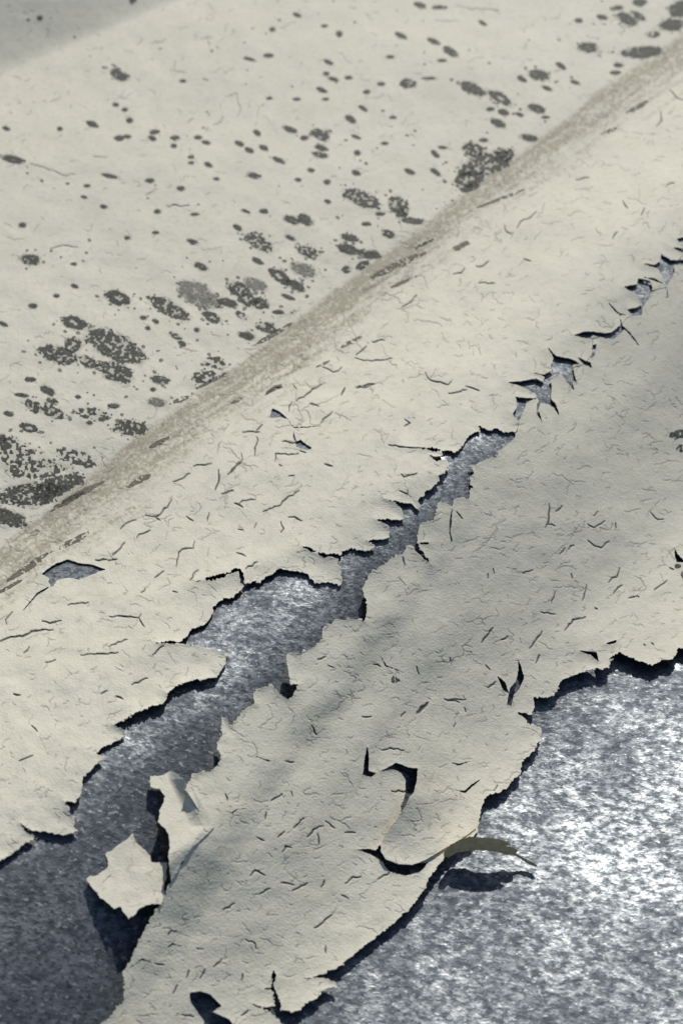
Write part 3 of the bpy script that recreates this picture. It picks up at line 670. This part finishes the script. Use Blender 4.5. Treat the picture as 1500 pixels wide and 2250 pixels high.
# curled-up corner on the left edge
rr0, rr1, cc0, cc1 = window(300, 1670, 520, 1980)
SLc = (slice(rr0, rr1), slice(cc0, cc1))
def corner_z(x, y, u, v):
    base = panel_z(x, y) + lift_f[SLc] + 0.00035
    free = zc0 - 0.19 * (x - xc0) - 0.02 * (y - yc0)
    w = smooth(0, 56, np.interp(v, [1690, 1712, 1755, 1815, 1850, 1900, 1940], [420, 424, 444, 472, 442, 400, 374]) - u) * smooth(1945, 1900, v)
    return np.maximum(base + (free - base) * w, panel_z(x, y) + 0.0008)
xc0, yc0, zc0 = solve(np.array([[430.0]]), np.array([[1800.0]]), np.array([[0.0058]]))[0, 0]
Pc = solve_to(GU[SLc], GV[SLc], corner_z)
sheet("curled_corner", corner_f[SLc], Pc, {"dirt": np.zeros(GU.shape)[SLc], "crack": crk[SLc]}, 0.0002, M_PAINT, parent=flap)
# torn tab lapping over the hole
lift_t = lift_f + 0.0003 + 1e-3 * smooth(1030, 880, GU + .25 * (GV - 1820)) * (0.9 + 2.0 * smooth(1880, 1740, GV))
patch("torn_tab", tab_poly, lift_t, flap, rough=.9)
# brown strip standing out over the bare metal, underside up
strip_poly = M2([(445,765),(455,735),(480,712),(520,690),(560,676),(600,682),(640,680),(700,688),(733,698),(741,712),(722,716),(760,728),(776,738),(768,750),(802,774),(850,796),(880,814),(838,803),(782,768),(745,756),(722,758),(690,742),(650,739),(600,733),(560,736),(505,746),(470,765)])
mid_ = np.interp(GU, [970, 1000, 1030, 1070, 1110, 1140, 1190], [1882, 1860, 1853, 1855, 1863, 1874, 1905])
lift_s = 1e-3 * (3.6 + 1.6 * np.exp(-((GU - 1060) / 60.0) ** 2) - 1.2 * smooth(1110, 1190, GU) + .15 * (mid_ - GV))
patch("curled_strip", strip_poly, lift_s, flap, mats=[M_UNDER, M_UNDER], rough=1.9)

# ------------------------------------------------------------------ loose flake beside the flap
flake_poly = M1([(575,648),(600,700),(660,760),(665,790),(735,790),(730,850),(720,930),(710,975),(670,970),(620,990),(565,1042),(530,985),(500,990),(430,930),(378,860),(430,845),(480,805),(470,760),(470,715),(560,680)])
flake_f = -poly_sdf(flake_poly, CAP) + 3.4 * fbm(GU / 11, GV / 10, 91, 3) + 1.6 * (vnoise(GU / 3.6, GV / 3.6, 6) - .5)
ks = np.full(GU.shape, CAP); stroke_sdf(ks, M1([(450,880),(490,842)]), 5.5, CAP)
flake_f = np.minimum(flake_f, ks)
rr0, rr1, cc0, cc1 = window(170, 1805, 390, 2040)
SLk = (slice(rr0, rr1), slice(cc0, cc1))
xk, yk, zk = solve(np.array([[280.0]]), np.array([[1925.0]]), np.array([[0.0017]]))[0, 0]
def flake_z(x, y, u, v):
    return zk - 0.17 * (x - xk) + 0.03 * (y - yk) + 0.0005 * ((u - 285) / 80) ** 2 + 0.0003 * ((v - 1925) / 80) ** 2 + 0.0002 * fbm(GU[SLk] / 40, GV[SLk] / 40, 87, 2)
Pk = solve_to(GU[SLk], GV[SLk], flake_z)
flake = sheet("paint_flake", flake_f[SLk], Pk, {"dirt": np.zeros(GU.shape)[SLk], "crack": crk[SLk]}, 0.0002, M_PAINT)
tag(flake, "small jagged cream paint flake torn loose beside the left edge of the broad flap", "paint flake")
